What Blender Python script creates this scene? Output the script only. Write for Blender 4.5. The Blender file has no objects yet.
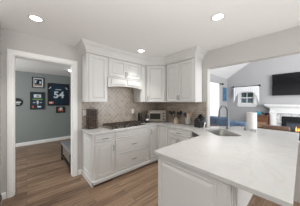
import bpy, bmesh, math, random
from mathutils import Vector, Matrix
from mathutils.geometry import tessellate_polygon
random.seed(7)
PI = math.pi
sc = bpy.context.scene
C = sc.collection

# ---------------------------------------------------------------- camera, world, lights, exposure
TH = 0.838
cam_data = bpy.data.cameras.new('camera')
cam = bpy.data.objects.new('camera', cam_data); C.objects.link(cam)
cam.location = (0, 0, 1.4625)
cam.rotation_euler = (PI / 2, 0, TH - PI / 2)
cam_data.sensor_width = 36; cam_data.lens = 136.8 / 300 * 36
cam_data.shift_y = -0.95 / 300
cam_data.clip_start = 0.02
sc.camera = cam

world = bpy.data.worlds.new('sky'); sc.world = world; world.use_nodes = True
wb = world.node_tree.nodes['Background']
wb.inputs[0].default_value = (0.95, 0.975, 1.0, 1); wb.inputs[1].default_value = 0.66

def area(name, loc, rot, sx, sy, power, col=(1, 1, 1), disk=False, spread=None):
    l = bpy.data.lights.new(name, 'AREA')
    l.shape = 'DISK' if disk else 'RECTANGLE'; l.size = sx
    if not disk: l.size_y = sy
    l.energy = power; l.color = col
    if spread: l.spread = spread
    o = bpy.data.objects.new(name, l); C.objects.link(o)
    o.location = loc; o.rotation_euler = rot
    return o
area('camera_side_fill', (-2.6, -1.2, 1.5), (PI / 2, 0, TH - PI / 2), 3.0, 1.8, 8, (0.98, 0.99, 1.0))  # added fill from behind the camera, no window modelled there
area('bounced_light', (-.9, -1.3, 1.0), (PI, 0, 0), 3.4, 3.4, 150, (1, .99, .97))  # unseen upward panel added to brighten the ceiling like a bounced flash
area('family_fill_light', (4.0, -2.8, 1.8), (PI / 2, 0, -.62), 3.0, 2.0, 230, (0.97, 0.98, 1.0))  # unseen fill added to brighten the family room
area('hall_fill_light', (-1.9, 4.7, 1.6), (PI / 2, 0, -PI / 2), 1.4, 1.4, 50, (0.95, 0.98, 1.0))  # unseen fill added to lift the side room walls

sc.view_settings.view_transform = 'Standard'
sc.view_settings.look = 'None'
sc.view_settings.exposure = 0.04
sc.view_settings.gamma = 1.0
sc.view_settings.use_curve_mapping = False

# ---------------------------------------------------------------- materials
def mat(name, col, rough=0.5, metal=0.0, bump=0.0, bscale=40, emit=None, estr=0, spec=0.5, coat=0, var=0.0, vscale=6, trans=0, alpha=1):
    m = bpy.data.materials.new(name); m.use_nodes = True
    nt = m.node_tree; b = nt.nodes['Principled BSDF']
    b.inputs['Base Color'].default_value = (*col, 1)
    b.inputs['Roughness'].default_value = rough
    b.inputs['Metallic'].default_value = metal
    b.inputs['Specular IOR Level'].default_value = spec
    b.inputs['Coat Weight'].default_value = coat
    b.inputs['Transmission Weight'].default_value = trans
    b.inputs['Alpha'].default_value = alpha
    tc = nt.nodes.new('ShaderNodeTexCoord')
    if var:
        n = nt.nodes.new('ShaderNodeTexNoise'); n.inputs['Scale'].default_value = vscale; n.inputs['Detail'].default_value = 4
        nt.links.new(tc.outputs['Object'], n.inputs['Vector'])
        r = nt.nodes.new('ShaderNodeValToRGB')
        r.color_ramp.elements[0].position = .3; r.color_ramp.elements[1].position = .7
        r.color_ramp.elements[0].color = (*[max(0, c * (1 - var)) for c in col], 1)
        r.color_ramp.elements[1].color = (*[min(1, c * (1 + var)) for c in col], 1)
        nt.links.new(n.outputs['Fac'], r.inputs[0]); nt.links.new(r.outputs[0], b.inputs['Base Color'])
    if bump:
        n2 = nt.nodes.new('ShaderNodeTexNoise'); n2.inputs['Scale'].default_value = bscale
        nt.links.new(tc.outputs['Object'], n2.inputs['Vector'])
        bp = nt.nodes.new('ShaderNodeBump'); bp.inputs['Strength'].default_value = bump; bp.inputs['Distance'].default_value = 0.01
        nt.links.new(n2.outputs['Fac'], bp.inputs['Height']); nt.links.new(bp.outputs[0], b.inputs['Normal'])
    if emit:
        b.inputs['Emission Color'].default_value = (*emit, 1); b.inputs['Emission Strength'].default_value = estr
    return m

def floor_mat():
    m = bpy.data.materials.new('laminate_planks'); m.use_nodes = True
    nt = m.node_tree; b = nt.nodes['Principled BSDF']; L = nt.links.new; N = nt.nodes.new
    tc = N('ShaderNodeTexCoord')
    br = N('ShaderNodeTexBrick'); br.offset = 0.37; br.inputs['Scale'].default_value = 1.0
    br.inputs['Brick Width'].default_value = 1.2; br.inputs['Row Height'].default_value = 0.125
    br.inputs['Mortar Size'].default_value = 0.002; br.inputs['Mortar Smooth'].default_value = 0.1
    br.inputs['Color1'].default_value = (0.0, 0.0, 0.0, 1); br.inputs['Color2'].default_value = (1, 1, 1, 1)
    br.inputs['Mortar'].default_value = (0.1, 0.1, 0.1, 1)
    L(tc.outputs['Object'], br.inputs['Vector'])
    mp = N('ShaderNodeMapping'); mp.inputs['Scale'].default_value = (1.0, 13, 1)
    L(tc.outputs['Object'], mp.inputs['Vector'])
    ad = N('ShaderNodeVectorMath'); ad.operation = 'MULTIPLY_ADD'
    L(br.outputs['Color'], ad.inputs[0]); ad.inputs[1].default_value = (7.3, 3.1, 0); L(mp.outputs[0], ad.inputs[2])
    n1 = N('ShaderNodeTexNoise'); n1.inputs['Scale'].default_value = 1.6; n1.inputs['Detail'].default_value = 7; n1.inputs['Roughness'].default_value = .62
    L(ad.outputs[0], n1.inputs['Vector'])
    mx = N('ShaderNodeMath'); mx.operation = 'MULTIPLY_ADD'
    L(br.outputs['Color'], mx.inputs[0]); mx.inputs[1].default_value = 0.22; L(n1.outputs['Fac'], mx.inputs[2])
    r = N('ShaderNodeValToRGB'); e = r.color_ramp.elements
    e[0].position = .33; e[0].color = (0.05, 0.029, 0.019, 1)
    e[1].position = .88; e[1].color = (0.35, 0.25, 0.168, 1)
    k = e.new(.55); k.color = (0.185, 0.115, 0.072, 1)
    L(mx.outputs[0], r.inputs[0])
    mm = N('ShaderNodeMix'); mm.data_type = 'RGBA'
    L(br.outputs['Fac'], mm.inputs['Factor']); L(r.outputs[0], mm.inputs['A']); mm.inputs['B'].default_value = (0.06, 0.04, 0.028, 1)
    L(mm.outputs['Result'], b.inputs['Base Color'])
    b.inputs['Roughness'].default_value = .42
    return m

def marble(name, base=(0.56, 0.555, 0.545), vein=(0.53, 0.525, 0.515), scale=2.2, rough=.25, w=.05):
    m = bpy.data.materials.new(name); m.use_nodes = True
    nt = m.node_tree; b = nt.nodes['Principled BSDF']; L = nt.links.new; N = nt.nodes.new
    tc = N('ShaderNodeTexCoord')
    n = N('ShaderNodeTexNoise'); n.inputs['Scale'].default_value = scale; n.inputs['Detail'].default_value = 6; n.inputs['Distortion'].default_value = 1.2
    L(tc.outputs['Object'], n.inputs['Vector'])
    r = N('ShaderNodeValToRGB'); e = r.color_ramp.elements
    e[0].position = .5 - w; e[0].color = (*base, 1); e[1].position = .5 + w; e[1].color = (*base, 1)
    k = e.new(.5); k.color = (*vein, 1)
    L(n.outputs['Fac'], r.inputs[0])
    n2 = N('ShaderNodeTexNoise'); n2.inputs['Scale'].default_value = scale * 9; n2.inputs['Detail'].default_value = 3
    L(tc.outputs['Object'], n2.inputs['Vector'])
    mm = N('ShaderNodeMix'); mm.data_type = 'RGBA'; mm.blend_type = 'MULTIPLY'
    mm.inputs['Factor'].default_value = .12
    L(r.outputs[0], mm.inputs['A']); L(n2.outputs['Color'], mm.inputs['B']); L(mm.outputs['Result'], b.inputs['Base Color'])
    b.inputs['Roughness'].default_value = rough
    return m

def tile_mat(name, mode):
    """mode 'diamond': square tiles on point on the XZ wall; 'course': short courses on the YZ wall"""
    m = bpy.data.materials.new(name); m.use_nodes = True
    nt = m.node_tree; b = nt.nodes['Principled BSDF']; L = nt.links.new; N = nt.nodes.new
    tc = N('ShaderNodeTexCoord'); sp = N('ShaderNodeSeparateXYZ'); cb = N('ShaderNodeCombineXYZ')
    L(tc.outputs['Object'], sp.inputs[0])
    L(sp.outputs['X' if mode == 'diamond' else 'Y'], cb.inputs['X']); L(sp.outputs['Z'], cb.inputs['Y'])
    mp = N('ShaderNodeMapping')
    if mode == 'diamond': mp.inputs['Rotation'].default_value = (0, 0, PI / 4)
    L(cb.outputs[0], mp.inputs[0])
    br = N('ShaderNodeTexBrick'); br.inputs['Scale'].default_value = 1
    if mode == 'diamond':
        br.offset = 0; br.inputs['Brick Width'].default_value = .075; br.inputs['Row Height'].default_value = .075
        br.inputs['Mortar Size'].default_value = .0035
    else:
        br.offset = .5; br.inputs['Brick Width'].default_value = .1; br.inputs['Row Height'].default_value = .05
        br.inputs['Mortar Size'].default_value = .003
    br.inputs['Color1'].default_value = (0.285, 0.23, 0.18, 1); br.inputs['Color2'].default_value = (0.375, 0.31, 0.25, 1)
    br.inputs['Mortar'].default_value = (0.47, 0.42, 0.37, 1)
    L(mp.outputs[0], br.inputs['Vector'])
    n = N('ShaderNodeTexNoise'); n.inputs['Scale'].default_value = 9; n.inputs['Detail'].default_value = 5
    L(tc.outputs['Object'], n.inputs['Vector'])
    mm = N('ShaderNodeMix'); mm.data_type = 'RGBA'; mm.blend_type = 'SOFT_LIGHT'; mm.inputs['Factor'].default_value = .5
    L(br.outputs['Color'], mm.inputs['A']); L(n.outputs['Fac'], mm.inputs['B']); L(mm.outputs['Result'], b.inputs['Base Color'])
    b.inputs['Roughness'].default_value = .3
    bp = N('ShaderNodeBump'); bp.inputs['Strength'].default_value = .4; bp.inputs['Distance'].default_value = .003; bp.invert = True
    L(br.outputs['Fac'], bp.inputs['Height']); L(bp.outputs[0], b.inputs['Normal'])
    return m

M = {}
M['cab'] = mat('cabinet_paint', (0.64, 0.635, 0.62), .38)
M['trim'] = mat('white_trim_paint', (0.86, 0.86, 0.85), .4)
M['ceil'] = mat('ceiling_paint', (0.84, 0.84, 0.83), .9, bump=.05, bscale=120)
M['wallk'] = mat('greige_wall_paint', (0.54, 0.525, 0.505), .85, bump=.04, bscale=150)
M['wallf'] = mat('grey_wall_paint', (0.43, 0.43, 0.437), .85, bump=.04, bscale=150)
M['wallh'] = mat('sage_grey_wall_paint', (0.245, 0.272, 0.264), .85, bump=.04, bscale=150)
M['floor'] = floor_mat()
M['marble'] = marble('white_marble_worktop')
M['marble2'] = marble('grey_marble_tile', (0.75, 0.75, 0.75), (0.36, 0.36, 0.38), 5, .25, .13)
M['tileA'] = tile_mat('diamond_tile', 'diamond'); M['tileB'] = tile_mat('coursed_tile', 'course')
M['steel'] = mat('brushed_steel', (0.58, 0.57, 0.55), .34, 1.0)
M['nickel'] = mat('nickel_pull', (0.26, 0.25, 0.24), .35, 1.0)
M['toaster'] = mat('taupe_steel', (0.28, 0.24, 0.20), .4, .2)
M['grey_metal'] = mat('slate_metal', (0.13, 0.135, 0.14), .38, .7)
M['iron'] = mat('cast_iron', (0.04, 0.028, 0.022), .5)
M['black'] = mat('black_plastic', (0.012, 0.012, 0.013), .35)
M['blackm'] = mat('black_metal', (0.02, 0.02, 0.022), .4, .4)
M['screen'] = mat('tv_glass', (0.006, 0.006, 0.008), .16)
M['glassd'] = mat('dark_oven_glass', (0.02, 0.02, 0.014), .35, spec=.2)
M['white'] = mat('white_plastic', (0.72, 0.72, 0.71), .4)
M['paper'] = mat('paper', (0.76, 0.75, 0.73), .95, bump=.4, bscale=90, var=.08, vscale=30)
M['cardboard'] = mat('cardboard', (0.45, 0.33, 0.2), .9)
M['wood'] = mat('red_brown_wood', (0.20, 0.085, 0.045), .4, var=.3, vscale=12)
M['wood2'] = mat('tan_wood', (0.36, 0.23, 0.13), .5, var=.2, vscale=20)
M['crock'] = mat('tan_stoneware', (0.50, 0.41, 0.30), .4, var=.15, vscale=20)
M['teal'] = mat('teal_glaze', (0.015, 0.30, 0.42), .15)
M['denim'] = mat('blue_fabric', (0.15, 0.22, 0.33), .9, bump=.3, bscale=60, var=.25, vscale=7)
M['lblue'] = mat('pale_blue_fabric', (0.30, 0.42, 0.58), .9, var=.2, vscale=9)
M['navy'] = mat('navy_fabric', (0.035, 0.042, 0.06), .9, bump=.2)
M['leather'] = mat('brown_leather', (0.13, 0.075, 0.05), .45, bump=.2, bscale=50, var=.25, vscale=9)
M['bench'] = mat('grey_leather', (0.20, 0.205, 0.215), .5, var=.15, vscale=9)
M['sheer'] = mat('sheer_white_fabric', (0.90, 0.91, 0.92), .9, emit=None)
M['mat_board'] = mat('mat_board', (0.62, 0.66, 0.66), .8)
M['navyp'] = mat('navy_print', (0.006, 0.018, 0.045), .35, var=.4, vscale=14)
M['jersey'] = mat('jersey_cloth', (0.005, 0.028, 0.052), .8, var=.3, vscale=8)
M['ltext'] = mat('pale_print', (0.62, 0.70, 0.74), .6)
M['orange'] = mat('orange_print', (0.55, 0.13, 0.05), .5)
M['green'] = mat('green_print', (0.16, 0.34, 0.06), .5)
M['skin'] = mat('photo_tan', (0.38, 0.22, 0.15), .6)
M['bluepic'] = mat('blue_painting', (0.05, 0.17, 0.30), .5, var=.5, vscale=5)
M['leaf'] = mat('hedge_leaves', (0.05, 0.10, 0.04), .8, var=.7, vscale=5)
M['lawn'] = mat('lawn', (0.12, 0.2, 0.07), .9, var=.4)
M['siding'] = mat('blue_siding', (0.22, 0.32, 0.42), .7)
M['glass'] = mat('window_glass', (0.9, 0.95, 1), .02, trans=1.0, alpha=.25)
M['lamp'] = mat('led_diffuser', (1, 1, 1), .5, emit=(1, .97, .92), estr=9)
M['flame'] = mat('flame', (1, .4, .1), .5, emit=(1, .36, .08), estr=1.6)
M['jar'] = mat('spice_jar', (0.14, 0.09, 0.06), .2, var=.6, vscale=45)
M['firebox'] = mat('firebox_panel', (0.10, 0.12, 0.15), .3)  # lighter slate tone stands in for reflections in the fire glass
M['boxleather'] = mat('taupe_leather', (0.17, 0.14, 0.12), .6, var=.15)
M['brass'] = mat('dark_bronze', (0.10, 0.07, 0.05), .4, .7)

# ---------------------------------------------------------------- mesh helpers
class MB:
    def __init__(s, mtx=None): s.bm = bmesh.new(); s.m = mtx or Matrix()
    def v(s, *p): return s.bm.verts.new(s.m @ Vector(p))
    def f(s, vs):
        try: return s.bm.faces.new(vs)
        except ValueError: return None
    def box(s, x0, x1, y0, y1, z0, z1):
        c = [s.v(x, y, z) for z in (z0, z1) for x, y in ((x0, y0), (x1, y0), (x1, y1), (x0, y1))]
        for q in ((3, 2, 1, 0), (4, 5, 6, 7), (0, 1, 5, 4), (1, 2, 6, 5), (2, 3, 7, 6), (3, 0, 4, 7)): s.f([c[i] for i in q])
        return s
    def prism(s, poly, d0, d1, ax='z', holes=()):
        def P(a, b, d): return (a, b, d) if ax == 'z' else ((a, d, b) if ax == 'y' else (d, a, b))
        loops = [list(poly)] + [list(h) for h in holes]
        flat = [p for l in loops for p in l]
        lo = [s.v(*P(p[0], p[1], d0)) for p in flat]; hi = [s.v(*P(p[0], p[1], d1)) for p in flat]
        tris = tessellate_polygon([[Vector((p[0], p[1], 0)) for p in l] for l in loops])
        if holes or len(poly) > 4:
            for t in tris: s.f([lo[i] for i in t]); s.f([hi[i] for i in reversed(t)])
        else:
            s.f(lo); s.f(hi[::-1])
        o = 0
        for l in loops:
            n = len(l)
            for i in range(n): s.f([lo[o + i], lo[o + (i + 1) % n], hi[o + (i + 1) % n], hi[o + i]])
            o += n
        return s
    def lathe(s, prof, n=24, c=(0, 0, 0), cap=True):
        rings = []
        for r, z in prof:
            rings.append([s.v(c[0] + r * math.cos(2 * PI * i / n), c[1] + r * math.sin(2 * PI * i / n), c[2] + z) for i in range(n)])
        for a, b in zip(rings, rings[1:]):
            for i in range(n): s.f([a[i], a[(i + 1) % n], b[(i + 1) % n], b[i]])
        if cap: s.f(rings[0][::-1]); s.f(rings[-1])
        return s
    def tube(s, pts, r, n=10, cap=True):
        pts = [Vector(p) for p in pts]; rr = r if isinstance(r, (list, tuple)) else [r] * len(pts)
        rings = []; up = None
        for i, p in enumerate(pts):
            d = (pts[min(i + 1, len(pts) - 1)] - pts[max(i - 1, 0)]).normalized()
            if up is None: up = Vector((0, 0, 1)) if abs(d.z) < .9 else Vector((1, 0, 0))
            a = d.cross(up).normalized(); b = a.cross(d).normalized(); up = b
            rings.append([s.v(*(p + rr[i] * (math.cos(2 * PI * k / n) * a + math.sin(2 * PI * k / n) * b))) for k in range(n)])
        for a, b in zip(rings, rings[1:]):
            for i in range(n): s.f([a[i], a[(i + 1) % n], b[(i + 1) % n], b[i]])
        if cap: s.f(rings[0][::-1]); s.f(rings[-1])
        return s
    def panel(s, x0, x1, z0, z1, y, loops):
        """nested rectangles facing -y: loops = [(inset, forward), ...]"""
        prev = None
        for ins, fw in loops:
            r = [s.v(x0 + ins, y - fw, z0 + ins), s.v(x1 - ins, y - fw, z0 + ins), s.v(x1 - ins, y - fw, z1 - ins), s.v(x0 + ins, y - fw, z1 - ins)]
            if prev:
                for i in range(4): s.f([prev[i], prev[(i + 1) % 4], r[(i + 1) % 4], r[i]])
            else: s.f(r[::-1])
            prev = r
        s.f(prev); return s
    def build(s, name, m, parent=None, bevel=0, smooth=False, loc=None, seg=2):
        bmesh.ops.recalc_face_normals(s.bm, faces=s.bm.faces)
        me = bpy.data.meshes.new(name); s.bm.to_mesh(me); s.bm.free()
        me.materials.append(m)
        o = bpy.data.objects.new(name, me); C.objects.link(o)
        if parent: o.parent = parent
        if loc: o.location = loc
        if smooth:
            me.polygons.foreach_set('use_smooth', [True] * len(me.polygons))
            me.set_sharp_from_angle(angle=math.radians(40))
        if bevel:
            b = o.modifiers.new('bevel', 'BEVEL'); b.width = bevel; b.segments = seg; b.limit_method = 'ANGLE'; b.angle_limit = .6
        return o
def thing(name, label, cat, loc=(0, 0, 0), rz=0, group=None):
    o = bpy.data.objects.new(name, None); C.objects.link(o); o.empty_display_size = .1
    o.location = loc; o.rotation_euler = (0, 0, rz); return tag(o, label, cat, group)
def tag(o, label, cat, group=None):
    o['label'] = label; o['category'] = cat
    if group: o['group'] = group
    return o
def struct(name, mb, m, **k):
    o = mb.build(name, m, **k); o['kind'] = 'structure'; return o

ZC, WY, WX, H = 2.569, 3.009, 2.93, .918     # ceiling height, range wall, pass-through wall, worktop height
DH = 2.197                                   # doorway head
DOOR = lambda w: [(0, 0), (0, .017), (.003, .02), (w, .02), (w + .005, .006), (w + .014, .006), (w + .036, .017)]
DRAW = [(0, 0), (0, .017), (.003, .02), (.022, .02), (.026, .008), (.034, .008), (.046, .017)]

# ---------------------------------------------------------------- setting
struct('floor', MB().box(-4, 7.4, -4.2, 6.4, -.05, 0), M['floor'])
struct('ceiling', MB().box(-4, 3.05, -4.2, 3.13, ZC, ZC + .1), M['ceil'])
# range wall with doorway
struct('wall_range', MB().prism([(-.45, 0), (-.15, 0), (-.15, DH), (.673, DH), (.673, 0), (WX + .12, 0), (WX + .12, ZC), (-.45, ZC)], WY, WY + .12, 'y'), M['wallk'])
struct('wall_left', MB().box(-.43, -.285, 2.62, WY, 0, ZC), M['wallk'])
# wall of the pass-through opening (header, pier, low wall under the worktop)
struct('wall_opening', MB().prism([(WY, 0), (WY, ZC), (-4, ZC), (-4, 2.192), (1.38, 2.192), (1.38, .68), (.55, .68), (.55, .88), (-.0, .88), (-.0, 0)][::-1], WX, WX + .12, 'x'), M['wallk'])
# family room
struct('wall_family_left', MB().prism([(WX + .12, 0), (7.0, 0), (7.0, 2.547), (WX + .12, 2.547)], 2.36, 2.46, 'y'), M['wallf'])
wy0, wy1, wz0, wz1 = 1.34, 1.83, 1.395, 1.90
rake = lambda y: 2.547 + (2.36 - y) * .66
struct('wall_family_far', MB().prism([(2.46, 0), (2.46, 2.547), (2.36, 2.547), (-.6, rake(-.6)), (-3.5, rake(-.6) - 1.9), (-3.5, 0)], 7.0, 7.12, 'x',
       holes=[[(wy0, wz0), (wy1, wz0), (wy1, wz1), (wy0, wz1)]]), M['wallf'])
cm = MB()
for (ya, za, yb, zb) in ((2.46, 2.547 - .066, -.6, rake(-.6)), (-.6, rake(-.6), -3.5, rake(-.6) - 1.9)):
    cm.prism([(ya, za), (yb, zb), (yb, zb + .1), (ya, za + .1)], WX + .05, 7.12, 'x')
struct('ceiling_family', cm, M['ceil'])
struct('wall_gable', MB().prism([(2.36, ZC), (-.6, rake(-.6)), (-3.5, ZC - .3), (-3.5, ZC)], WX + .05, WX + .12, 'x'), M['wallf'])
# side room beyond the doorway
struct('wall_hall_back', MB().box(-2.6, 3.0, 6.24, 6.36, 0, 2.487), M['wallh'])
struct('wall_hall_right', MB().box(2.9, 3.02, WY + .12, 6.24, 0, 2.487), M['wallh'])
struct('ceiling_hall', MB().box(-2.6, 3.02, WY + .12, 6.36, 2.487, 2.56), M['ceil'])
def base_profile(mb, x0, x1, y, z=.10, t=.014):
    mb.prism([(y, 0), (y - t, 0), (y - t, z - .02), (y - t * .4, z), (y, z)], x0, x1, 'x')
b = MB(); base_profile(b, -2.6, 2.9, 6.24, .11); struct('baseboard_hall', b, M['trim'])
b = MB(); base_profile(b, -.285, -.235, WY); base_profile(b, .765, .826, WY); struct('baseboard_range', b, M['trim'])
b = MB().box(-.285, -.272, 2.62, WY - .016, 0, .10); struct('baseboard_left', b, M['trim'])
# door casing with jamb liner
cz = MB()
cw = .078
for x0, x1 in ((-.15 - cw, -.15), (.673, .673 + cw)):
    cz.box(x0, x1, WY - .016, WY, 0, DH); cz.box(x0 + .014, x1 - .014, WY - .022, WY - .016, 0, DH)
cz.box(-.15 - cw, .673 + cw, WY - .016, WY, DH, DH + cw); cz.box(-.15 - cw + .014, .673 + cw - .014, WY - .022, WY - .016, DH + .014, DH + cw - .014)
cz.box(-.15, -.138, WY, WY + .13, 0, DH); cz.box(.661, .673, WY, WY + .13, 0, DH); cz.box(-.138, .661, WY, WY + .13, DH - .012, DH)
struct('trim_1', cz, M['trim'], bevel=.003)
# tiled splashbacks, outlets
struct('backsplash_range', MB().prism([(.832, H), (2.92, H), (2.92, 1.47), (2.11, 1.47), (2.11, 1.98), (1.24, 1.98), (1.24, 1.47), (.832, 1.47)], WY - .01, WY, 'y'), M['tileA'])
struct('backsplash_corner', MB().box(WX - .01, WX, 1.40, WY - .01, H, 1.47), M['tileB'])

# crown moulding along the wall cabinets
def offset(path, d):
    out = []
    for i, p in enumerate(path):
        p = Vector(p); ns = []
        if i > 0: e = (p - Vector(path[i - 1])).normalized(); ns.append(Vector((e.y, -e.x)))
        if i < len(path) - 1: e = (Vector(path[i + 1]) - p).normalized(); ns.append(Vector((e.y, -e.x)))
        if len(ns) == 1: out.append(p + ns[0] * d)
        else:
            b_ = (ns[0] + ns[1]).normalized(); out.append(p + b_ * d / max(.3, b_.dot(ns[0])))
    return out
CF = [(.832, WY), (.832, 2.679), (2.27, 2.679), (2.60, 2.30), (2.60, 1.50), (WX, 1.50)]
prof = [(-.01, 2.392), (.012, 2.392), (.018, 2.405), (.018, 2.425), (.03, 2.435), (.045, 2.465), (.075, 2.505), (.10, 2.525), (.108, 2.53), (.108, 2.545), (.12, 2.55), (.12, ZC), (-.01, ZC)]
cr = MB(); rows = []
for d, z in prof: rows.append([cr.v(p.x, p.y, z) for p in offset(CF, d)])
for a, b in zip(rows, rows[1:] + rows[:1]):
    for i in range(len(CF) - 1): cr.f([a[i], a[i + 1], b[i + 1], b[i]])
struct('trim_2', cr, M['cab'])

# ---------------------------------------------------------------- cabinets
def pull(parent, cx, cz, y, vertical=False, L=.11):
    pts = []
    for i in range(9):
        a = i / 8; s_ = (a - .5) * L; out = y - .004 - .026 * math.sin(PI * min(1, max(0, a))) ** .5
        pts.append((cx, out, cz + s_) if vertical else (cx + s_, out, cz))
    MB().tube(pts, .0065, 8).build('handle', M['nickel'], parent, smooth=True)
def door(root, x0, x1, z0, z1, hx=None, hz=None, y=0, w=.055, name='door'):
    d = MB().panel(x0 + .006, x1 - .006, z0 + .006, z1 - .006, y, DOOR(w)).build(name, M['cab'], root)
    if hx is not None: pull(d, hx, hz, y - .02, True)
    return d
def drawer(root, x0, x1, z0, z1, handle=True, name='drawer'):
    d = MB().panel(x0 + .006, x1 - .006, z0 + .006, z1 - .006, 0, DRAW).build(name, M['cab'], root)
    if handle: pull(d, (x0 + x1) / 2, (z0 + z1) / 2, -.02, False)
    return d
def basemold(root, x0, x1, extra=None):
    mb = MB().prism([(0, .035), (-.03, .035), (-.03, .085), (-.02, .098), (-.0, .10)], x0, x1, 'x')
    MB().box(max(x0, 0) + (.02 if extra else 0), x1, .05, .07, 0, .10).build('toe_kick', M['brass'], root)  # dark colour stands in for the shadow below the moulding
    if extra: extra(mb)
    return mb.build('base_molding', M['cab'], root)

# drawer-over-door cabinet, left end
c = thing('base_cabinet', 'white base cabinet at the left end with one drawer above a raised-panel door', 'cabinet', (.84, 2.41, 0))
MB().box(0, .41, 0, .595, .10, .88).box(0, .02, 0, .595, 0, .10).build('body', M['cab'], c)
drawer(c, .03, .405, .745, .865); door(c, .03, .405, .105, .73, .375, .60)
MB(Matrix.Rotation(-PI / 2, 4, 'Z') @ Matrix.Translation((0, 0, 0))).panel(-.565, -.03, .12, .86, 0, [(0, 0), (0, .008), (.05, .008), (.058, .001), (.068, .001), (.09, .006)]).build('side_panel', M['cab'], c)
basemold(c, -.014, .41, lambda m: m.box(-.016, 0, -.03, .595, 0, .09))
# three-drawer cabinet under the cooktop
c = thing('base_cabinet', 'wide white base cabinet of three drawers beneath the gas cooktop', 'cabinet', (1.2515, 2.41, 0))
MB().box(0, .8985, 0, .595, .10, .88).build('body', M['cab'], c)
drawer(c, .015, .875, .745, .865, False); drawer(c, .015, .875, .435, .735); drawer(c, .015, .875, .115, .425)
basemold(c, 0, .8985)
# corner cabinet, L-shaped front
c = thing('corner_cabinet', 'white corner base cabinet with hinged L-shaped door below the toaster oven', 'cabinet', (2.1515, 2.41, 0))
MB().prism([(0, 0), (.2885, 0), (.2885, -.328), (.768, -.328), (.768, .588), (0, .588)], .10, .88).build('body', M['cab'], c)
d = MB().panel(.012, .282, .107, .865, 0, DOOR(.05)).build('door', M['cab'], c); pull(d, .035, .76, -.02, True)
MB(Matrix.Translation((.2885, 0, 0)) @ Matrix.Rotation(-PI / 2, 4, 'Z')).panel(.008, .318, .107, .865, 0, DOOR(.05)).build('door', M['cab'], c)
m_ = MB().prism([(0, -.03), (.2585, -.03), (.2585, -.328), (.2885, -.328), (.2885, 0), (0, 0)], .035, .10)
m_.build('base_molding', M['cab'], c)
MB().prism([(0, .05), (.3385, .05), (.3385, -.328), (.3585, -.328), (.3585, .07), (0, .07)], 0, .10).build('toe_kick', M['brass'], c)  # dark colour again in place of shadow under the corner moulding
# cabinet to the right of the corner
c = thing('base_cabinet', 'white base cabinet with a drawer over two doors, right of the corner', 'cabinet', (2.44, 2.08, 0), -PI / 2)
MB().box(0, .62, 0, .48, .10, .88).build('body', M['cab'], c)
drawer(c, .012, .605, .735, .865); door(c, .012, .3085, .105, .725, .285, .62); door(c, .3085, .605, .105, .725, .332, .62)
basemold(c, 0, .62)
# angled sink base
sx, sy = (2.17 - 2.44), (1.10 - 1.458); sl = math.hypot(sx, sy); sa = math.atan2(sy, sx)
c = thing('sink_cabinet', 'white angled base cabinet under the sink between corner run and peninsula', 'cabinet', (2.44, 1.457, 0), sa)
MB(Matrix.Rotation(-sa, 4, 'Z')).prism([(0, 0), (sx + .006, sy), (sx + .006, -.90), (.48, -.90), (.48, 0)], 0, .68).build('body', M['cab'], c)
d = MB().panel(.012, sl - .012, .105, .79, 0, DOOR(.05)).build('door', M['cab'], c); pull(d, .04, .66, -.02, True)
# peninsula
c = thing('peninsula_cabinet', 'white peninsula base with large raised end panel in the foreground', 'cabinet', (1.09, .52, 0))
MB().box(0, 1.077, 0, .557, 0, .88).build('body', M['cab'], c)
MB().box(-.0, .20, -.17, 0, 0, .88).build('corner_post', M['cab'], c, bevel=.002)
fl = MB()
for k in range(3): fl.box(.03 + k * .055, .055 + k * .055, -.178, -.17, .12, .86)
fl.box(-.008, 0, -.160, -.125, .12, .86); 
fl.build('fluting', M['cab'], c, bevel=.003)
MB(Matrix.Rotation(-PI / 2, 4, 'Z')).panel(-.537, .078, .12, .835, 0, [(0, 0), (0, .008), (.012, .008), (.02, .001), (.028, .001), (.055, .010)]).build('end_panel', M['cab'], c)
MB().box(-.012, 0, -.18, .565, 0, .10).build('base_molding', M['cab'], c, bevel=.003)
MB().box(1.078, 1.835, 0, .03, 0, .88).build('back_panel', M['cab'], c)

# wall cabinets
def handle_up(d, x, z): pull(d, x, z, -.02, True, .10)
c = thing('wall_cabinet', 'tall white wall cabinet left of the range hood, above the spice rack', 'cabinet', (.832, 2.699, 1.4625))
MB().box(0, .408, 0, .298, 0, .93).build('body', M['cab'], c)
MB().panel(.035, .395, .008, .915, 0, DOOR(.055)).build('door', M['cab'], c)
MB(Matrix.Rotation(-PI / 2, 4, 'Z')).panel(-.28, -.01, .02, .91, 0, [(0, 0), (0, .006), (.04, .006), (.046, .001), (.055, .001)]).build('side_panel', M['cab'], c)
c = thing('wall_cabinet', 'short white two-door wall cabinet directly above the arched range hood', 'cabinet', (1.2415, 2.699, 1.985))
MB().box(0, .867, 0, .298, 0, .408).build('body', M['cab'], c)
d = MB().panel(.025, .432, .022, .39, 0, DOOR(.05)).build('door', M['cab'], c); handle_up(d, .412, .10)
d = MB().panel(.436, .843, .022, .39, 0, DOOR(.05)).build('door', M['cab'], c); handle_up(d, .456, .10)
c = thing('wall_cabinet', 'narrow white filler wall cabinet between range hood and corner wall cabinet', 'cabinet', (2.11, 2.699, 1.4625))
MB().box(0, .158, 0, .298, 0, .93).build('body', M['cab'], c)
MB().panel(.012, .148, .008, .915, 0, [(0, 0), (0, .017), (.003, .02), (.035, .02), (.041, .011), (.05, .011), (.06, .016)]).build('door', M['cab'], c)
ux, uy = .33, -.379; ul = math.hypot(ux, uy); ua = math.atan2(uy, ux)
nin = Vector((-uy, ux)).normalized() * .02
c = thing('corner_wall_cabinet', 'white diagonal corner wall cabinet with one tall door above the toaster oven', 'cabinet', (2.27 + nin.x, 2.679 + nin.y, 1.4625), ua)
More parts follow.
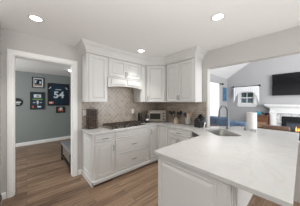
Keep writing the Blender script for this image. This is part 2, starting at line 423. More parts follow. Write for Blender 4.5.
MB(Matrix.Rotation(-ua, 4, 'Z')).prism([(0, .0), (ux, uy), (WX - .01 - 2.27 - nin.x, uy), (WX - .01 - 2.27 - nin.x, WY - .01 - 2.679 - nin.y), (0, WY - .01 - 2.679 - nin.y)], 0, .93).build('body', M['cab'], c)
d = MB().panel(.03, ul - .03, .008, .915, 0, DOOR(.055)).build('door', M['cab'], c); handle_up(d, .055, .10)
c = thing('wall_cabinet', 'white two-door wall cabinet beside the opening, above the utensil crocks', 'cabinet', (2.62, 2.283, 1.4625), -PI / 2)
MB().box(0, .783, 0, .30, 0, .93).build('body', M['cab'], c)
d = MB().panel(.012, .375, .008, .915, 0, DOOR(.055)).build('door', M['cab'], c); handle_up(d, .355, .10)
d = MB().panel(.379, .745, .008, .915, 0, DOOR(.055)).build('door', M['cab'], c); handle_up(d, .40, .10)
MB(Matrix.Translation((.783, 0, 0)) @ Matrix.Rotation(PI / 2, 4, 'Z')).panel(.01, .29, .02, .91, 0, [(0, 0), (0, .006), (.035, .006), (.04, .001)]).build('side_panel', M['cab'], c)

# range hood
c = thing('range_hood', 'white wooden range hood with arched valance over the gas cooktop', 'range hood', (1.232, 2.655, 1.775))
W = .89
arch = [(0, 0), (.05, 0)] + [(.05 + (W - .1) * t / 16, +.035 * math.sin(PI * t / 16) ** .6) for t in range(1, 16)] + [(W - .05, 0), (W, 0), (W, .205), (0, .205)]
MB().prism(arch, 0, .022, 'y').build('valance', M['cab'], c, bevel=.002)
MB().box(0, .009, .022, .343, 0, .205).build('side', M['cab'], c); MB().box(W - .022, W - .014, .022, .343, 0, .205).build('side', M['cab'], c)
MB().box(.0, W, -.012, .0, .192, .21).build('ledge', M['cab'], c, bevel=.003)
def raised(x0, x1, flip):
    n = 8; pts = []
    for i in range(n + 1):
        t = i / n; xx = x0 + (x1 - x0) * t; pts.append((xx, .05 + .025 * math.sin(PI * (xx / W))))
    return [(x1, .17), (x0, .17)] + pts
for k in (0, 1):
    x0, x1 = (.07, W / 2 - .025) if k == 0 else (W / 2 + .025, W - .07)
    MB().prism(raised(x0, x1, k), -.016, 0, 'y').build('panel', M['cab'], c, bevel=.007)
MB().box(.012, W - .024, .024, .34, .07, .10).build('hood_insert', M['steel'], c)

# ---------------------------------------------------------------- worktop with undermount sink
SC, SA = Vector((2.64, 1.00)), math.radians(49)
def rr(hx, hy, r, n=6):
    out = []
    for cx, cy, a0 in ((hx - r, hy - r, 0), (-hx + r, hy - r, 90), (-hx + r, -hy + r, 180), (hx - r, -hy + r, 270)):
        for k in range(n + 1):
            a = math.radians(a0 + 90 * k / n); out.append((cx + r * math.cos(a), cy + r * math.sin(a)))
    return out
def sinkpt(p): q = Matrix.Rotation(SA, 2) @ Vector(p); return (SC.x + q.x, SC.y + q.y)
top = [(.812, 2.385), (2.41, 2.385), (2.415, 2.38), (2.42, 1.46), (2.15, 1.13), (2.12, 1.113), (1.057, 1.113), (1.057, .032), (3.58, .032), (3.60, .93),
       (3.08, 1.375), (WX - .011, 1.375), (WX - .011, WY - .011), (.812, WY - .011)]
cr2 = MB().prism(top, .882, H, holes=[[sinkpt(p) for p in rr(.325, .205, .08)]])
w = cr2.build('countertop', M['marble'], bevel=.006, seg=3)
tag(w, 'white marble L-shaped countertop running from the cooktop round to the foreground peninsula', 'countertop')
w['label'] = 'continuous white marble countertop from the cooktop run to the foreground peninsula'
c = thing('sink', 'stainless steel undermount sink set at an angle below the gooseneck faucet', 'sink', (SC.x, SC.y, .882), SA)
sb = MB(); ringsz = [(.335, .215, .0), (.325, .205, -.002), (.315, .195, -.17), (.295, .175, -.19)]
pr_ = None
for hx, hy, z in ringsz:
    r_ = [sb.v(x, y, z) for x, y in rr(hx, hy, .07)]
    if pr_:
        for i in range(len(r_)): sb.f([pr_[i], pr_[(i + 1) % len(r_)], r_[(i + 1) % len(r_)], r_[i]])
    pr_ = r_
sb.f(pr_)
o = sb.build('basin', M['steel'], c, smooth=True)
sm = o.modifiers.new('wall', 'SOLIDIFY'); sm.thickness = .002; sm.offset = 1
MB().lathe([(.0, 0), (.04, 0), (.042, .004), (.03, .006)], 20, (0, 0, -.189)).build('drain', M['grey_metal'], c)

# faucet
c = thing('faucet', 'slate grey pull-down gooseneck faucet standing behind the sink', 'faucet', (3.03, 1.01, H), math.radians(155))
MB().lathe([(.032, 0), (.032, .006), (.026, .012), (.022, .05), (.02, .09), (.016, .1)], 20).build('base', M['grey_metal'], c, smooth=True)
pts = [(0, 0, .09), (0, 0, .2), (0, 0, .32)] + [(.10 - .10 * math.cos(PI * t / 12), 0, .36 + .10 * math.sin(PI * t / 12)) for t in range(0, 12)] + [(.205, 0, .34)]
MB().tube(pts, .019, 12).build('spout', M['grey_metal'], c, smooth=True)
MB().tube([(.203, 0, .355), (.206, 0, .30), (.212, 0, .225)], [.018, .021, .023], 12).build('spray_head', M['grey_metal'], c, smooth=True)
MB().tube([(0, -.02, .07), (0, -.045, .075), (.015, -.11, .10)], [.012, .009, .006], 10).build('lever', M['grey_metal'], c, smooth=True)

# ---------------------------------------------------------------- things on the worktop
# cooktop
c = thing('gas_cooktop', 'stainless gas cooktop with black cast iron grates set in the countertop', 'cooktop', (1.68, 2.70, H))
MB().box(-.44, .44, -.245, .25, 0, .012).build('tray', M['steel'], c, bevel=.004)
for (bx, by, r) in ((-.29, .12, .045), (-.29, -.10, .04), (0, .05, .055), (.29, .12, .045), (.29, -.10, .04)):
    MB().lathe([(r, 0), (r, .014), (r * .7, .016), (r * .7, .024), (.0, .026)], 20, (bx, by, .012)).build('burner', M['iron'], c)
for gx in (-.29, 0, .29):
    g = MB()
    for dx in (-.135, .135): g.box(gx + dx - .006, gx + dx + .006, -.20, .235, .05, .066)
    for dy in (-.20, -.08, .02, .12, .23): g.box(gx - .14, gx + .14, dy - .006, dy + .006, .054, .068)
    for dx in (-.045, .045): g.box(gx + dx - .005, gx + dx + .005, -.20, .235, .054, .068)
    for dx in (-.135, .135):
        for dy in (-.195, .23): g.box(gx + dx - .008, gx + dx + .008, dy - .008, dy + .008, .012, .056)
    g.build('grate', M['iron'], c, bevel=.002)
for k in range(5): MB().lathe([(.019, 0), (.019, .008), (.015, .026), (.0, .028)], 16, (-.14 + .07 * k, -.222, .012)).build('knob', M['black'], c, smooth=True)
# spice rack tower
SR = (1.0, 2.89, H)
c = thing('spice_rack', 'dark metal spice rack tower packed with jars below the left wall cabinet', 'spice rack', SR)
fr = MB()
for sx_ in (-.09, .09):
    for sy_ in (-.065, .065): fr.tube([(sx_, sy_, 0), (sx_, sy_, .405)], .005, 8)
for k in range(7): fr.box(-.092, .092, -.067, .067, .012 + k * .063, .016 + k * .063)
fr.build('frame', M['blackm'], c)
MB().tube([(-.04, 0, .392), (-.04, 0, .43), (.04, 0, .43), (.04, 0, .392)], .005, 8).build('handle', M['blackm'], c)
jd = thing('spice_jar', 'small dark spice jar with steel lid held in the spice rack', 'jar', (0, 0, 0), 0, 'spice jars in the countertop rack')
jb = MB().lathe([(.019, 0), (.021, .003), (.021, .034), (.016, .038)], 12).build('jar', M['jar'], jd, smooth=True)
jl = MB().lathe([(.018, .038), (.018, .05), (.016, .052)], 12).build('lid', M['grey_metal'], jd)
first = True
for k in range(6):
    for i in range(4):
        for j in (0, 1):
            if first: r0 = jd; first = False
            else:
                r0 = jd.copy(); C.objects.link(r0)
                for ch in (jb, jl): q = ch.copy(); C.objects.link(q); q.parent = r0
            r0.location = (SR[0] - .066 + .044 * i, SR[1] - .04 + .08 * j, H + .0165 + k * .063)
# outlets
def outlet(x, z, lab):
    c = thing('wall_outlet', lab, 'outlet', (x, WY - .0105, z))
    MB().box(-.036, .036, -.005, 0, -.058, .058).build('cover_plate', M['white'], c, bevel=.002)
    for dz in (-.02, .02): MB().prism(rr(.017, .014, .006, 3), -.007, -.005, 'y').build('socket', M['paper'], c, loc=(0, 0, dz))
outlet(.885, 1.24, 'white wall outlet on tile left of the spice rack')
outlet(2.085, 1.22, 'white wall outlet on tile right of the cooktop')
# toaster oven
c = thing('toaster_oven', 'stainless toaster oven with dark glass door standing in the counter corner', 'toaster oven', (2.585, 2.60, H), -PI / 4)
MB().box(-.24, .24, .0, .25, .02, .325).build('case', M['toaster'], c, bevel=.008)
d = MB().prism([(-.215, .055), (.125, .055), (.125, .29), (-.215, .29)], -.018, 0, 'y').build('door', M['toaster'], c, bevel=.004)
MB().box(-.185, .095, -.021, -.0175, .085, .24).build('glass', M['glassd'], d)
MB().tube([(-.18, -.018, .27), (-.175, -.045, .272), (.085, -.045, .272), (.09, -.018, .27)], .007, 8).build('handle', M['steel'], d)
for k in range(3): MB(Matrix.Rotation(PI / 2, 4, 'X')).lathe([(.022, 0), (.02, .018), (.0, .02)], 16, (.182, .09 + k * .075, 0)).build('knob', M['black'], c)
for a in (-.21, .21):
    for b_ in (.03, .22): MB().lathe([(.014, 0), (.014, .02)], 10, (a, b_, 0)).build('foot', M['black'], c)
# coffee grinder & frother
c = thing('coffee_grinder', 'tall black coffee grinder left of the toaster oven', 'grinder', (2.19, 2.82, H))
MB().lathe([(.06, 0), (.06, .02), (.05, .03), (.05, .13), (.056, .15)], 20).build('base', M['black'], c, smooth=True)
MB().lathe([(.054, .15), (.054, .235), (.05, .25)], 20).build('hopper', M['glassd'], c, smooth=True)
MB().lathe([(.05, .25), (.046, .27), (.012, .275), (.01, .285)], 20).build('lid', M['black'], c, smooth=True)
c = thing('coffee_press', 'small black coffee press with pale band beside the toaster oven', 'coffee press', (2.345, 2.72, H))
MB().lathe([(.042, 0), (.045, .01), (.045, .07)], 18).build('base', M['black'], c, smooth=True)
MB().lathe([(.046, .07), (.046, .11)], 18).build('band', M['white'], c)
MB().lathe([(.045, .11), (.045, .17), (.04, .19), (.01, .195), (.008, .22)], 18).build('lid', M['black'], c, smooth=True)
MB().tube([(.04, -.02, .15), (.075, -.04, .145), (.075, -.04, .05), (.04, -.02, .04)], .006, 8).build('handle', M['black'], c, smooth=True)
# crocks
def crock(name, lab, loc, m, h, r):
    c = thing(name, lab, 'crock', loc)
    MB().lathe([(r * .92, 0), (r, .01), (r, h - .01), (r * 1.04, h), (r * .94, h), (r * .9, .015), (.0, .012)], 24, cap=False).build('pot', m, c, smooth=True)
    return c
C1 = (2.80, 2.13, H); C2 = (2.80, 1.79, H)
c = crock('utensil_crock', 'tan stoneware crock full of black utensils, nearer the toaster oven', C1, M['crock'], .155, .062)
c = crock('utensil_crock', 'brushed steel utensil crock left of the knife block', C2, M['steel'], .17, .062)
MB().lathe([(.0635, .02), (.0635, .035)], 24).build('band', M['grey_metal'], c)
def utensil(loc, lean, az, kind, m, lab, grp, L=.26):
    c = thing(kind, lab, 'utensil', loc, 0, grp)
    d = Vector((math.sin(lean) * math.cos(az), math.sin(lean) * math.sin(az), math.cos(lean)))
    q = d.to_track_quat('Z', 'X').to_matrix().to_4x4()
    MB(q).tube([(0, 0, 0), (0, 0, L * .72)], .006, 8).build('shaft', m, c)
    if kind == 'spatula': MB(q).prism([(-.03, L * .7), (.03, L * .7), (.034, L), (-.034, L)], -.002, .002, 'y').build('blade', m, c, bevel=.001)
    elif kind == 'ladle': MB(q).lathe([(.008, L * .7), (.034, L * .76), (.037, L * .84), (.022, L * .92), (.0, L * .93)], 14).build('bowl', m, c, smooth=True)
    else:
        mb = MB(q @ Matrix.Diagonal((1, .35, 1, 1))); mb.lathe([(.006, L * .7), (.022, L * .76), (.03, L * .86), (.024, L * .95), (.004, L)], 14); mb.build('bowl', m, c, smooth=True)
kinds = ['spatula', 'ladle', 'serving_spoon', 'spatula', 'serving_spoon', 'ladle', 'spatula', 'ladle']
for i, k in enumerate(kinds):
    az = i * 2 * PI / 8 + .3
    utensil((C1[0] + .018 * math.cos(az), C1[1] + .018 * math.sin(az), H + .016), .38 + .05 * (i % 3), az, k, M['black'],
            f'black {k.replace("_", " ")} fanning out of the tan utensil crock', f'black {k.replace("_", " ")}s in the tan crock', .33 + .01 * (i % 3))
for i, (k, m, n) in enumerate((('serving_spoon', M['wood2'], 'wooden'), ('spatula', M['black'], 'black'), ('serving_spoon', M['white'], 'pale'), ('spatula', M['wood2'], 'wooden'), ('ladle', M['steel'], 'steel'))):
    az = i * 2 * PI / 5 + 1.2
    utensil((C2[0] + .018 * math.cos(az), C2[1] + .018 * math.sin(az), H + .016), .2, az, k, m, f'{n} {k.replace("_", " ")} standing in the brushed steel crock', None, .27 + .02 * (i % 2))
# knife block
c = thing('knife_block', 'black knife block of slanted knives under the end wall cabinet', 'knife block', (2.76, 1.50, H), math.radians(-100))
MB().prism([(-.07, 0), (.08, 0), (.10, .10), (-.01, .215), (-.07, .15)], -.055, .055, 'y').build('block', M['black'], c, bevel=.004)
kn = thing('kitchen_knife', 'black-handled kitchen knife slotted into the black knife block', 'knife', (0, 0, 0), 0, 'knives in the knife block')
q = Matrix.Rotation(math.radians(42), 4, 'Y')
kh = MB(q).box(-.009, .009, -.008, .008, .0, .095).build('handle', M['black'], kn, bevel=.003)
kb = MB(q).box(-.011, .011, -.009, .009, -.008, -.0005).build('bolster', M['steel'], kn)
kpos = []
for i in range(3):
    for j in range(4): kpos.append((.005 + i * .030, -.038 + j * .025, .208 - i * .0313))
R_ = Matrix.Rotation(math.radians(-100), 3, 'Z')
for i, p in enumerate(kpos):
    if i == 0: r0 = kn
    else:
        r0 = kn.copy(); C.objects.link(r0)
        for ch in (kh, kb): z_ = ch.copy(); C.objects.link(z_); z_.parent = r0
    r0.location = Vector((2.76, 1.50, H)) + R_ @ Vector(p) + Vector((0, 0, .004)); r0.rotation_euler.z = math.radians(-100)
c = thing('scissors', 'blue-handled kitchen shears leaning beside the knife block', 'scissors', (2.80, 1.395, H), 0)
MB().tube([(0, 0, .003), (.045, .0, .12)], .006, 8).build('blade', M['steel'], c)
for s_ in (-1, 1):
    MB().tube([(.045 + .02 * math.cos(a) + .0, .014 * s_ + .012 * math.sin(a) , .155 + .035 * math.sin(a)) for a in [2 * PI * k / 12 for k in range(13)]], .006, 8, False).build('grip', M['denim'], c, smooth=True)
# paper towel, soap dispenser, caddy
PT = (3.356, .678, H)
c = thing('paper_towel_holder', 'upright white paper towel roll standing on the counter right of the sink', 'paper towels', PT)
MB().lathe([(.088, 0), (.088, .008), (.08, .012)], 28).build('base', M['steel'], c, smooth=True)
MB().tube([(0, 0, .01), (0, 0, .36)], .007, 10).build('rod', M['steel'], c)
MB().lathe([(.022, .014), (.086, .014), (.086, .335), (.022, .335)], 36).build('paper_roll', M['paper'], c, smooth=True)
c = thing('soap_dispenser', 'grey metal soap dispenser pump in front of the paper towels', 'soap dispenser', (3.15, .74, H))
MB().lathe([(.024, 0), (.024, .006), (.016, .01), (.014, .05), (.009, .055), (.009, .075)], 16).build('base', M['grey_metal'], c, smooth=True)
MB().tube([(0, 0, .068), (-.02, .02, .078), (-.05, .05, .07)], .007, 8).build('spout', M['grey_metal'], c, smooth=True)
c = thing('sponge_caddy', 'small steel sponge caddy beside the soap dispenser', 'caddy', (3.12, .60, H), .3)
MB().box(-.06, .06, -.035, .035, 0, .006).box(-.06, .06, -.035, -.031, 0, .03).box(-.06, .06, .031, .035, 0, .03).box(-.06, -.056, -.035, .035, 0, .03).box(.056, .06, -.035, .035, 0, .03).build('tray', M['steel'], c, bevel=.001)
s_ = MB().box(-.045, .045, -.025, .025, 0, .025).build('sponge', M['bench'], bevel=.004, loc=(3.12, .60, H + .0065)); s_.rotation_euler.z = .3
tag(s_, 'dark grey sponge lying in the small steel caddy', 'sponge')

# ---------------------------------------------------------------- recessed lights
def downlight(x, y, lab):
    c = thing('recessed_light', lab, 'ceiling light', (x, y, ZC))
    MB().lathe([(.062, -.001), (.085, -.001), (.088, -.006), (.07, -.012), (.062, -.010)], 32, cap=False).build('trim_ring', M['white'], c, smooth=True)
    MB().lathe([(.0, -.006), (.064, -.006), (.064, -.002), (.0, -.002)], 32, cap=False).build('diffuser', M['lamp'], c)
    l = area('recessed_lamp', (x, y, ZC - .02), (0, 0, 0), .14, 0, 5, (1, .97, .92), True, 1.6)
    return c
downlight(.089, 2.343, 'round recessed ceiling light nearest the doorway')
downlight(1.821, 2.312, 'round recessed ceiling light in front of the wall cabinets over the cooktop')
downlight(1.837, .727, 'round recessed ceiling light above the peninsula')

# ---------------------------------------------------------------- side room
def frame(x0, x1, z0, z1, lab, name='picture_frame', cat='picture', t=.025, bw=.025, inner='mat_board'):
    c = thing(name, lab, cat, ((x0 + x1) / 2, 6.239, (z0 + z1) / 2))
    w_, h_ = (x1 - x0) / 2, (z1 - z0) / 2
    fr = MB().box(-w_, w_, -t, 0, h_ - bw, h_).box(-w_, w_, -t, 0, -h_, -h_ + bw).box(-w_, -w_ + bw, -t, 0, -h_ + bw, h_ - bw).box(w_ - bw, w_, -t, 0, -h_ + bw, h_ - bw)
    fr.build('frame', M['black'], c)
    MB().box(-w_ + bw, w_ - bw, -.01, 0, -h_ + bw, h_ - bw).build('backing', M[inner], c)
    return c
def patch(c, name, m, x0, x1, z0, z1, d=.013):
    return MB().box(x0, x1, -d, -.0101, z0, z1).build(name, M[m], c)
c = frame(.13, .46, 1.965, 2.33, 'small black framed football photo with white mat, highest on the wall')
patch(c, 'photo', 'navyp', -.10, .10, -.12, .12); patch(c, 'figure', 'ltext', -.085, -.02, -.02, .075, .014); patch(c, 'figure', 'ltext', .02, .08, -.03, .05, .014); patch(c, 'figure', 'jersey', -.05, .035, -.06, .06, .015); patch(c, 'grass', 'skin', -.10, .10, -.12, -.07, .015)
c = frame(.08, .475, 1.205, 1.815, 'large black framed navy football collage below the small photo', inner='navyp')
patch(c, 'photo', 'jersey', -.13, .14, .06, .25); patch(c, 'figure', 'ltext', -.10, .10, .11, .22, .014); patch(c, 'figure', 'skin', -.03, .05, .13, .19, .015); patch(c, 'grass', 'green', -.13, .14, .03, .07, .015)
patch(c, 'figure', 'ltext', -.02, .03, -.10, .0, .014); patch(c, 'figure', 'lblue', -.12, -.06, -.08, -.045, .014); patch(c, 'figure', 'lblue', .06, .12, -.08, -.045, .014)
patch(c, 'emblem', 'orange', -.15, -.10, -.25, -.18, .014); patch(c, 'plaque', 'ltext', .0, .10, -.24, -.19, .014); patch(c, 'figure', 'skin', -.01, .02, -.17, -.10, .014)
c = frame(.56, 1.235, 1.33, 2.16, 'large black frame holding a navy football jersey numbered 54', 'jersey_frame', 'framed jersey', .05, .03, 'navyp')
jy = [(-.17, -.36), (.17, -.36), (.19, .10), (.29, .06), (.31, .20), (.20, .33), (.08, .37), (.0, .345), (-.08, .37), (-.20, .33), (-.31, .20), (-.29, .06), (-.19, .10)]
MB().prism(jy, -.03, -.0101, 'y').build('jersey', M['jersey'], c, bevel=.004)
def text(s, size, parent, m, loc, name='number', ext=.003):
    cu = bpy.data.curves.new(name, 'FONT'); cu.body = s; cu.size = size; cu.extrude = ext; cu.align_x = 'CENTER'; cu.align_y = 'CENTER'; cu.offset = size * .03
    cu.materials.append(M[m]); o = bpy.data.objects.new(name, cu); C.objects.link(o); o.parent = parent
    bpy.context.view_layer.update()
    me = bpy.data.meshes.new_from_object(o.evaluated_get(bpy.context.evaluated_depsgraph_get()))
    bpy.data.objects.remove(o); me.name = name
    o = bpy.data.objects.new(name, me); C.objects.link(o); o.parent = parent
    o.location = loc; o.rotation_euler = (PI / 2, 0, 0); return o
text('54', .34, c, 'ltext', (.01, -.034, -.02))
patch(c, 'name_strip', 'ltext', -.10, .08, .175, .20, .033)
for s_ in (-1, 1): MB().prism([(s_ * .22, .27), (s_ * .29, .19), (s_ * .31, .21), (s_ * .24, .29)], -.034, -.0295, 'y').build('sleeve_stripe', M['ltext'], c)
patch(c, 'emblem', 'orange', -.31, -.15, -.35, -.26, .034); patch(c, 'plaque', 'ltext', -.29, -.2, -.33, -.28, .036)
c = frame(.82, 1.10, 1.05, 1.285, 'small black framed team emblem hanging under the jersey frame', inner='navyp')
patch(c, 'emblem', 'orange', -.08, .0, -.06, .07); patch(c, 'emblem', 'ltext', -.02, .06, -.03, .08, .015); patch(c, 'emblem', 'orange', .03, .09, -.07, .02, .016)
c = thing('round_sign', 'round black wall sign with pale lettering at the doorway left edge', 'sign', (-.235, 6.238, 1.46))
MB(Matrix.Rotation(PI / 2, 4, 'X')).lathe([(.135, 0), (.135, .012), (.125, .018), (.0, .018)], 36, cap=False).build('disc', M['black'], c)
MB().box(-.09, .09, -.021, -.018, -.02, .015).build('lettering', M['ltext'], c); MB().box(-.06, .06, -.021, -.018, -.07, -.05).build('lettering', M['ltext'], c)
# bench
c = thing('bench', 'grey upholstered bench on a black metal frame just inside the doorway', 'bench', (.90, 3.64, 0))
MB().box(-.25, .25, -.48, .48, .38, .45).build('cushion', M['bench'], c, bevel=.015, seg=3)
MB().box(-.222, .222, -.44, .44, .16, .379).build('storage_box', M['boxleather'], c, bevel=.004)
lm = M['blackm']
for a in (-.235, .235):
    for b_ in (-.455, .455): MB().box(a - .015, a + .015, b_ - .015, b_ + .015, 0, .379).build('leg', lm, c)
for a in (-.235, .235): MB().box(a - .01, a + .01, -.44, .44, .08, .105).box(a - .012, a + .012, -.44, .44, .10, .13).build('rail', lm, c)
for b_ in (-.455, .455): MB().box(-.22, .22, b_ - .01, b_ + .01, .08, .105).build('rail', lm, c)
# ceiling fixture in side room
c = thing('flush_ceiling_light', 'small bright white ceiling light in the room beyond the doorway', 'ceiling light', (1.06, 4.85, 2.487))
MB().lathe([(.11, 0), (.12, -.015), (.10, -.03)], 28).build('rim', M['white'], c, smooth=True)
MB().lathe([(.10, -.03), (.09, -.055), (.05, -.075), (.0, -.08)], 28, cap=False).build('shade', M['lamp'], c, smooth=True)
# grey bin
c = thing('trash_can', 'rounded grey trash can at the far left edge of the frame', 'trash can', (-.36, 2.22, 0))
MB().lathe([(.145, 0), (.15, .02), (.152, .38)], 32).build('can', M['steel'], c, smooth=True)
MB().lathe([(.155, .38), (.155, .41), (.14, .46), (.08, .49), (.0, .495)], 32, cap=False).build('lid', M['grey_metal'], c, smooth=True)
MB().box(-.04, .04, -.19, -.14, .01, .03).build('pedal', M['black'], c)

# ---------------------------------------------------------------- family room
FX = 7.0
w1 = MB()
w1.box(FX - .02, FX, wy0 - .09, wy0, wz0 - .02, wz1 + .09).box(FX - .02, FX, wy1, wy1 + .09, wz0 - .02, wz1 + .09).box(FX - .02, FX, wy0 - .09, wy1 + .09, wz1, wz1 + .09)
w1.box(FX - .05, FX, wy0 - .12, wy1 + .12, wz0 - .05, wz0).box(FX - .02, FX, wy0 - .09, wy1 + .09, wz0 - .13, wz0 - .05)
zm = (wz0 + wz1) / 2
for a, b_, p, q_ in ((wy0, wy1, wz0, wz0 + .035), (wy0, wy1, wz1 - .035, wz1), (wy0, wy0 + .03, wz0, wz1), (wy1 - .03, wy1, wz0, wz1), (wy0, wy1, zm - .02, zm + .02)):
    w1.box(FX + .03, FX + .07, a, b_, p, q_)
w1.box(FX + .04, FX + .06, (wy0 + wy1) / 2 - .01, (wy0 + wy1) / 2 + .01, wz0, wz1)
struct('window_1', w1, M['trim'])
struct('window_2', MB().box(FX + .048, FX + .052, wy0, wy1, wz0, wz1), M['glass'])
# curtains at the small window
def rod(y0, y1, x, z, lab, ax='y'):
    c = thing('curtain_rod', lab, 'curtain rod', (x, y0, z) if ax == 'y' else (y0, x, z))
    L_ = y1 - y0
    P = (lambda t: (0, t, 0)) if ax == 'y' else (lambda t: (t, 0, 0))
    MB().tube([P(0), P(L_)], .011, 10).build('pole', M['blackm'], c)
    for t in (0, L_):
        s_ = MB(); n = 8
        prof_ = [(.045 * math.sin(PI * k / n) + .0005, -.045 * math.cos(PI * k / n)) for k in range(n + 1)]
        s_.lathe(prof_, 14); o = s_.build('finial', M['black'], c, smooth=True, loc=P(t))
    for t in (.06, L_ - .06):
        if ax == 'y': MB().box(0, FX - x, t - .01, t + .01, -.012, .012).build('bracket', M['blackm'], c)
        else: MB().box(t - .01, t + .01, 0, 2.36 - x, -.012, .012).build('bracket', M['blackm'], c)
rod(1.14, 2.06, FX - .09, 2.125, 'short black curtain rod with ball finials over the small far window')
def drape(name, lab, u0, u1, z0f, z1, x, ax='y', amp=.02, folds=9, base=None):
    nx, nz = folds * 8, 10; mb = MB(); g = []
    for i in range(nx + 1):
        t = i / nx; u = u0 + (u1 - u0) * t; zb = z0f(t); col = []
        for j in range(nz + 1):
            s_ = j / nz; z = zb + (z1 - zb) * s_
            off = amp * math.sin(2 * PI * folds * t) * (1.0 - .5 * s_)
            col.append(mb.v(x + off, u, z) if ax == 'y' else mb.v(u, x + off, z))
        g.append(col)
    for i in range(nx):
        for j in range(nz): mb.f([g[i][j], g[i + 1][j], g[i + 1][j + 1], g[i][j + 1]])
    o = mb.build(name, M['sheer'], smooth=True)
    s_ = o.modifiers.new('cloth', 'SOLIDIFY'); s_.thickness = .004
    return tag(o, lab, 'curtain')
drape('window_valance', 'white swagged valance gathered over the small far window', 1.14, 2.05, lambda t: 1.89 - .50 * abs(2 * t - 1) ** 4, 2.11, FX - .12, folds=13, amp=.007)
# patio door curtain on the left wall
rod(4.75, 6.22, 2.27, 2.23, 'long black curtain rod above the sheer floor-length curtain', 'x')
drape('sheer_curtain', 'long sheer white curtain seen just right of the kitchen pier', 4.80, 5.76, lambda t: .03, 2.215, 2.235, 'x', .025, 11)
c = thing('narrow_painting', 'narrow upright blue painting between curtain and room corner', 'painting', (6.66, 2.359, 1.81))
MB().box(-.20, .20, -.03, 0, -.31, .31).build('frame', M['denim'], c); MB().box(-.17, .17, -.034, -.0301, -.28, .28).build('canvas', M['bluepic'], c)
# television
c = thing('television', 'large black flat television mounted above the fireplace mantel', 'television', (FX - .10, .03, 2.10))
MB().box(0, .05, -.73, .73, -.395, .395).build('housing', M['black'], c, bevel=.006)
MB().box(-.004, -.0001, -.715, .715, -.375, .383).build('screen', M['screen'], c); MB().box(.05, .099, -.2, .2, -.15, .15).build('wall_bracket', M['blackm'], c)
# fireplace
c = thing('fireplace', 'white mantel fireplace with grey marble surround under the television', 'fireplace', (FX - .001, .03, 0))
y = .78
fm = MB().box(-.22, 0, .60, y, 0, 1.08).box(-.22, 0, -y, -.60, 0, 1.08).box(-.22, 0, -y, y, 1.08, 1.26)
fm.box(-.24, 0, .66, .74, .15, 1.0).box(-.24, 0, -.74, -.66, .15, 1.0)
fm.box(-.245, 0, -y - .02, y + .02, 1.06, 1.10).box(-.235, -.22, -.6, .6, 1.13, 1.22)
fm.build('surround', M['trim'], c, bevel=.004)
MB().box(-.36, 0, -.93, .93, 1.33, 1.375).box(-.33, 0, -.89, .89, 1.295, 1.33).box(-.28, 0, -.84, .84, 1.26, 1.295).build('mantel_shelf', M['trim'], c, bevel=.006)
MB().box(-.20, 0, .46, .60, 0, 1.06).box(-.20, 0, -.60, -.46, 0, 1.06).box(-.20, 0, -.46, .46, .96, 1.06).build('marble_facing', M['marble2'], c)
MB().box(-.21, -.19, .34, .46, .15, .94).box(-.21, -.19, -.46, -.34, .15, .94).box(-.21, -.19, -.34, .34, .77, .94).box(-.21, -.19, -.46, .46, 0, .2).build('firebox_frame', M['blackm'], c)
MB().box(-.02, -.005, -.46, .46, 0, .94).build('firebox_back', M['firebox'], c)
for k, (yy, zz, a) in enumerate(((-.1, .33, .2), (.1, .35, -.3), (.0, .41, .1))):
    MB().tube([(-.10, yy - .16, zz), (-.11 + a * .1, yy + .16, zz + a * .1)], .035, 10).build('log', M['leather'], c, smooth=True)
fl = MB()
for k, (yy, hh, r_) in enumerate(((-.10, .11, .025), (-.03, .17, .03), (.04, .14, .025), (.10, .18, .03))):
    fl.lathe([(.001, 0), (r_, hh * .2), (r_ * .9, hh * .4), (r_ * .45, hh * .7), (.001, hh)], 10, (-.11, yy, .44))
fl.build('flames', M['flame'], c, smooth=True)
# console chest with ornaments
c = thing('drawer_chest', 'reddish wooden chest with baskets between window and fireplace', 'chest', (6.80, 1.065, 0))
MB().box(-.17, .17, -.23, .23, .92, .95).build('top', M['wood'], c, bevel=.004)
MB().box(-.155, .155, .19, .21, .1, .92).box(-.155, .155, -.21, -.19, .1, .92).box(.14, .155, -.19, .19, .1, .92).box(-.155, .14, -.19, .19, .1, .12).box(-.155, .14, -.19, .19, .49, .51).build('body', M['wood'], c)
for a in (-.14, .14):
    for b_ in (-.195, .195): MB().box(a - .015, a + .015, b_ - .015, b_ + .015, 0, .1).build('leg', M['wood'], c)
for z0, z1 in ((.125, .30), (.31, .485), (.515, .70), (.71, .91)):
    d = MB().box(-.168, -.15, -.185, .185, z0, z1).build('drawer', M['wood2'] if z0 in (.515, .125) else M['wood'], c, bevel=.003)
    MB().tube([(-.17, -.03, (z0 + z1) / 2), (-.185, 0, (z0 + z1) / 2), (-.17, .03, (z0 + z1) / 2)], .005, 6).build('handle', M['brass'], d)
c = thing('teal_teapot', 'teal glazed pot on the left of the wooden chest', 'pot', (6.78, 1.18, .9505))
MB().lathe([(.05, 0), (.085, .03), (.095, .07), (.07, .11), (.045, .125)], 22).build('pot', M['teal'], c, smooth=True)
MB().lathe([(.05, .125), (.04, .14), (.012, .145), (.012, .165)], 16).build('lid', M['teal'], c, smooth=True)
MB().tube([(0, -.08, .06), (0, -.12, .09), (0, -.14, .13)], [.015, .012, .009], 8).build('spout', M['teal'], c, smooth=True)
c = thing('bird_figurine', 'small black bird figurine on the right of the wooden chest', 'figurine', (6.78, .93, .9505))
mb = MB(Matrix.Translation((0, 0, .06)) @ Matrix.Diagonal((.6, 1, .75, 1)))
mb.lathe([(.01, -.06), (.05, -.04), (.075, 0), (.05, .04), (.01, .055)], 16); mb.tube([(0, -.05, .02), (0, -.10, .06), (0, -.13, .10)], [.03, .03, .02], 10); mb.tube([(0, .05, .01), (0, .10, .06), (0, .14, .11)], [.03, .02, .008], 8)
mb.build('body', M['black'], c, smooth=True)
MB().lathe([(.03, 0), (.03, .008), (.008, .012), (.008, .03)], 14).build('stand', M['black'], c)

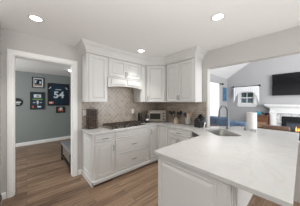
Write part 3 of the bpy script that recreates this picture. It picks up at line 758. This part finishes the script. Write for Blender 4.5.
# armchairs and sofa
def armchair(loc, rz, lab, m, m2, w=.8, d=.8, h=1.0, name='armchair', cat='armchair', seats=1):
    c = thing(name, lab, cat, loc, rz)
    MB().box(-w / 2 + .16, w / 2 - .16, -d / 2 + .03, d / 2 - .1, .12, .32).build('seat_base', m, c, bevel=.02)
    n = seats; sw = (w - .33) / n
    for k in range(n):
        MB().box(-w / 2 + .165 + k * sw, -w / 2 + .165 + (k + 1) * sw - .005, -d / 2 + .02, d / 2 - .22, .322, .46).build('seat_cushion', m2, c, bevel=.04, seg=3)
    MB().prism([(d / 2 - .2, .12), (d / 2, .12), (d / 2 + .07, h - .05), (d / 2 + .03, h), (d / 2 - .07, h), (d / 2 - .12, h - .06)], -w / 2 + .12, w / 2 - .12, 'x').build('backrest', m, c, bevel=.03, seg=3)
    for s_ in (-1, 1):
        MB().box(min(s_ * (w / 2 - .155), s_ * w / 2), max(s_ * (w / 2 - .155), s_ * w / 2), -d / 2, d / 2, .12, .64).build('armrest', m, c, bevel=.05, seg=3)
        for e_ in (-1, 1): MB().lathe([(.018, 0), (.026, .12)], 10, (s_ * (w / 2 - .08), e_ * (d / 2 - .08), 0)).build('leg', M['wood'], c)
    return c
armchair((4.93, 1.76, 0), PI / 2, 'blue upholstered armchair with high back beyond the sink', M['denim'], M['lblue'], h=1.0)
armchair((5.85, 1.50, 0), PI / 2, 'darker blue low-backed armchair right of the high-backed blue armchair', M['denim'], M['denim'], w=.74, h=.80)
c = armchair((3.72, 1.74, 0), math.radians(-75), 'brown leather club chair beside the kitchen pier', M['leather'], M['leather'], w=.7, d=.68, h=.80)
c = armchair((5.5, -.86, 0), math.radians(90), 'dark navy sofa at the right edge facing away from the kitchen', M['navy'], M['navy'], w=1.85, d=.8, h=.78, name='sofa', cat='sofa', seats=3)
armchair((4.95, .45, 0), math.radians(90), 'brown leather armchair facing the fireplace with its back to the peninsula', M['leather'], M['leather'], w=.76, d=.68, h=.87)

# ---------------------------------------------------------------- outside the small window
g = struct('ground', MB().box(7.13, 20, -8, 10, -.15, -.1), M['lawn'])
def bush(loc, r, lab, n=240):
    mb = MB()
    for k in range(n):
        a, b_ = random.uniform(0, 2 * PI), math.acos(random.uniform(-1, 1)); q = r * random.uniform(.6, 1)
        p = Vector((q * math.sin(b_) * math.cos(a), q * math.sin(b_) * math.sin(a), q * math.cos(b_) * 1.1)); s_ = .12 * r
        vs = [mb.v(*(p + Vector([random.uniform(-s_, s_) for _ in range(3)]) * 1.6)) for _ in range(4)]
        mb.f(vs[:3]); mb.f(vs[1:])
    c = thing('bush', lab, 'bush', loc)
    mb.build('foliage', M['leaf'], c); MB().tube([(0, 0, -loc[2] - .1), (0, 0, 0)], .06, 8).build('trunk', M['wood'], c)
bush((11.5, 2.9, .95), .55, 'green bush outside seen through the lower left window pane')
bush((13.5, 2.7, 2.35), .6, 'green tree outside seen through the upper right window pane')
c = thing('neighbor_house', 'pale blue house wall outside the small window', 'house', (16.5, 4.5, -.1))
MB().box(0, 2, -3, 3, 0, 2.6).build('wall', M['siding'], c); MB().prism([(-.3, 2.6), (2.3, 2.6), (1, 3.4)], -3.2, 3.2, 'y').build('roof', M['bench'], c)
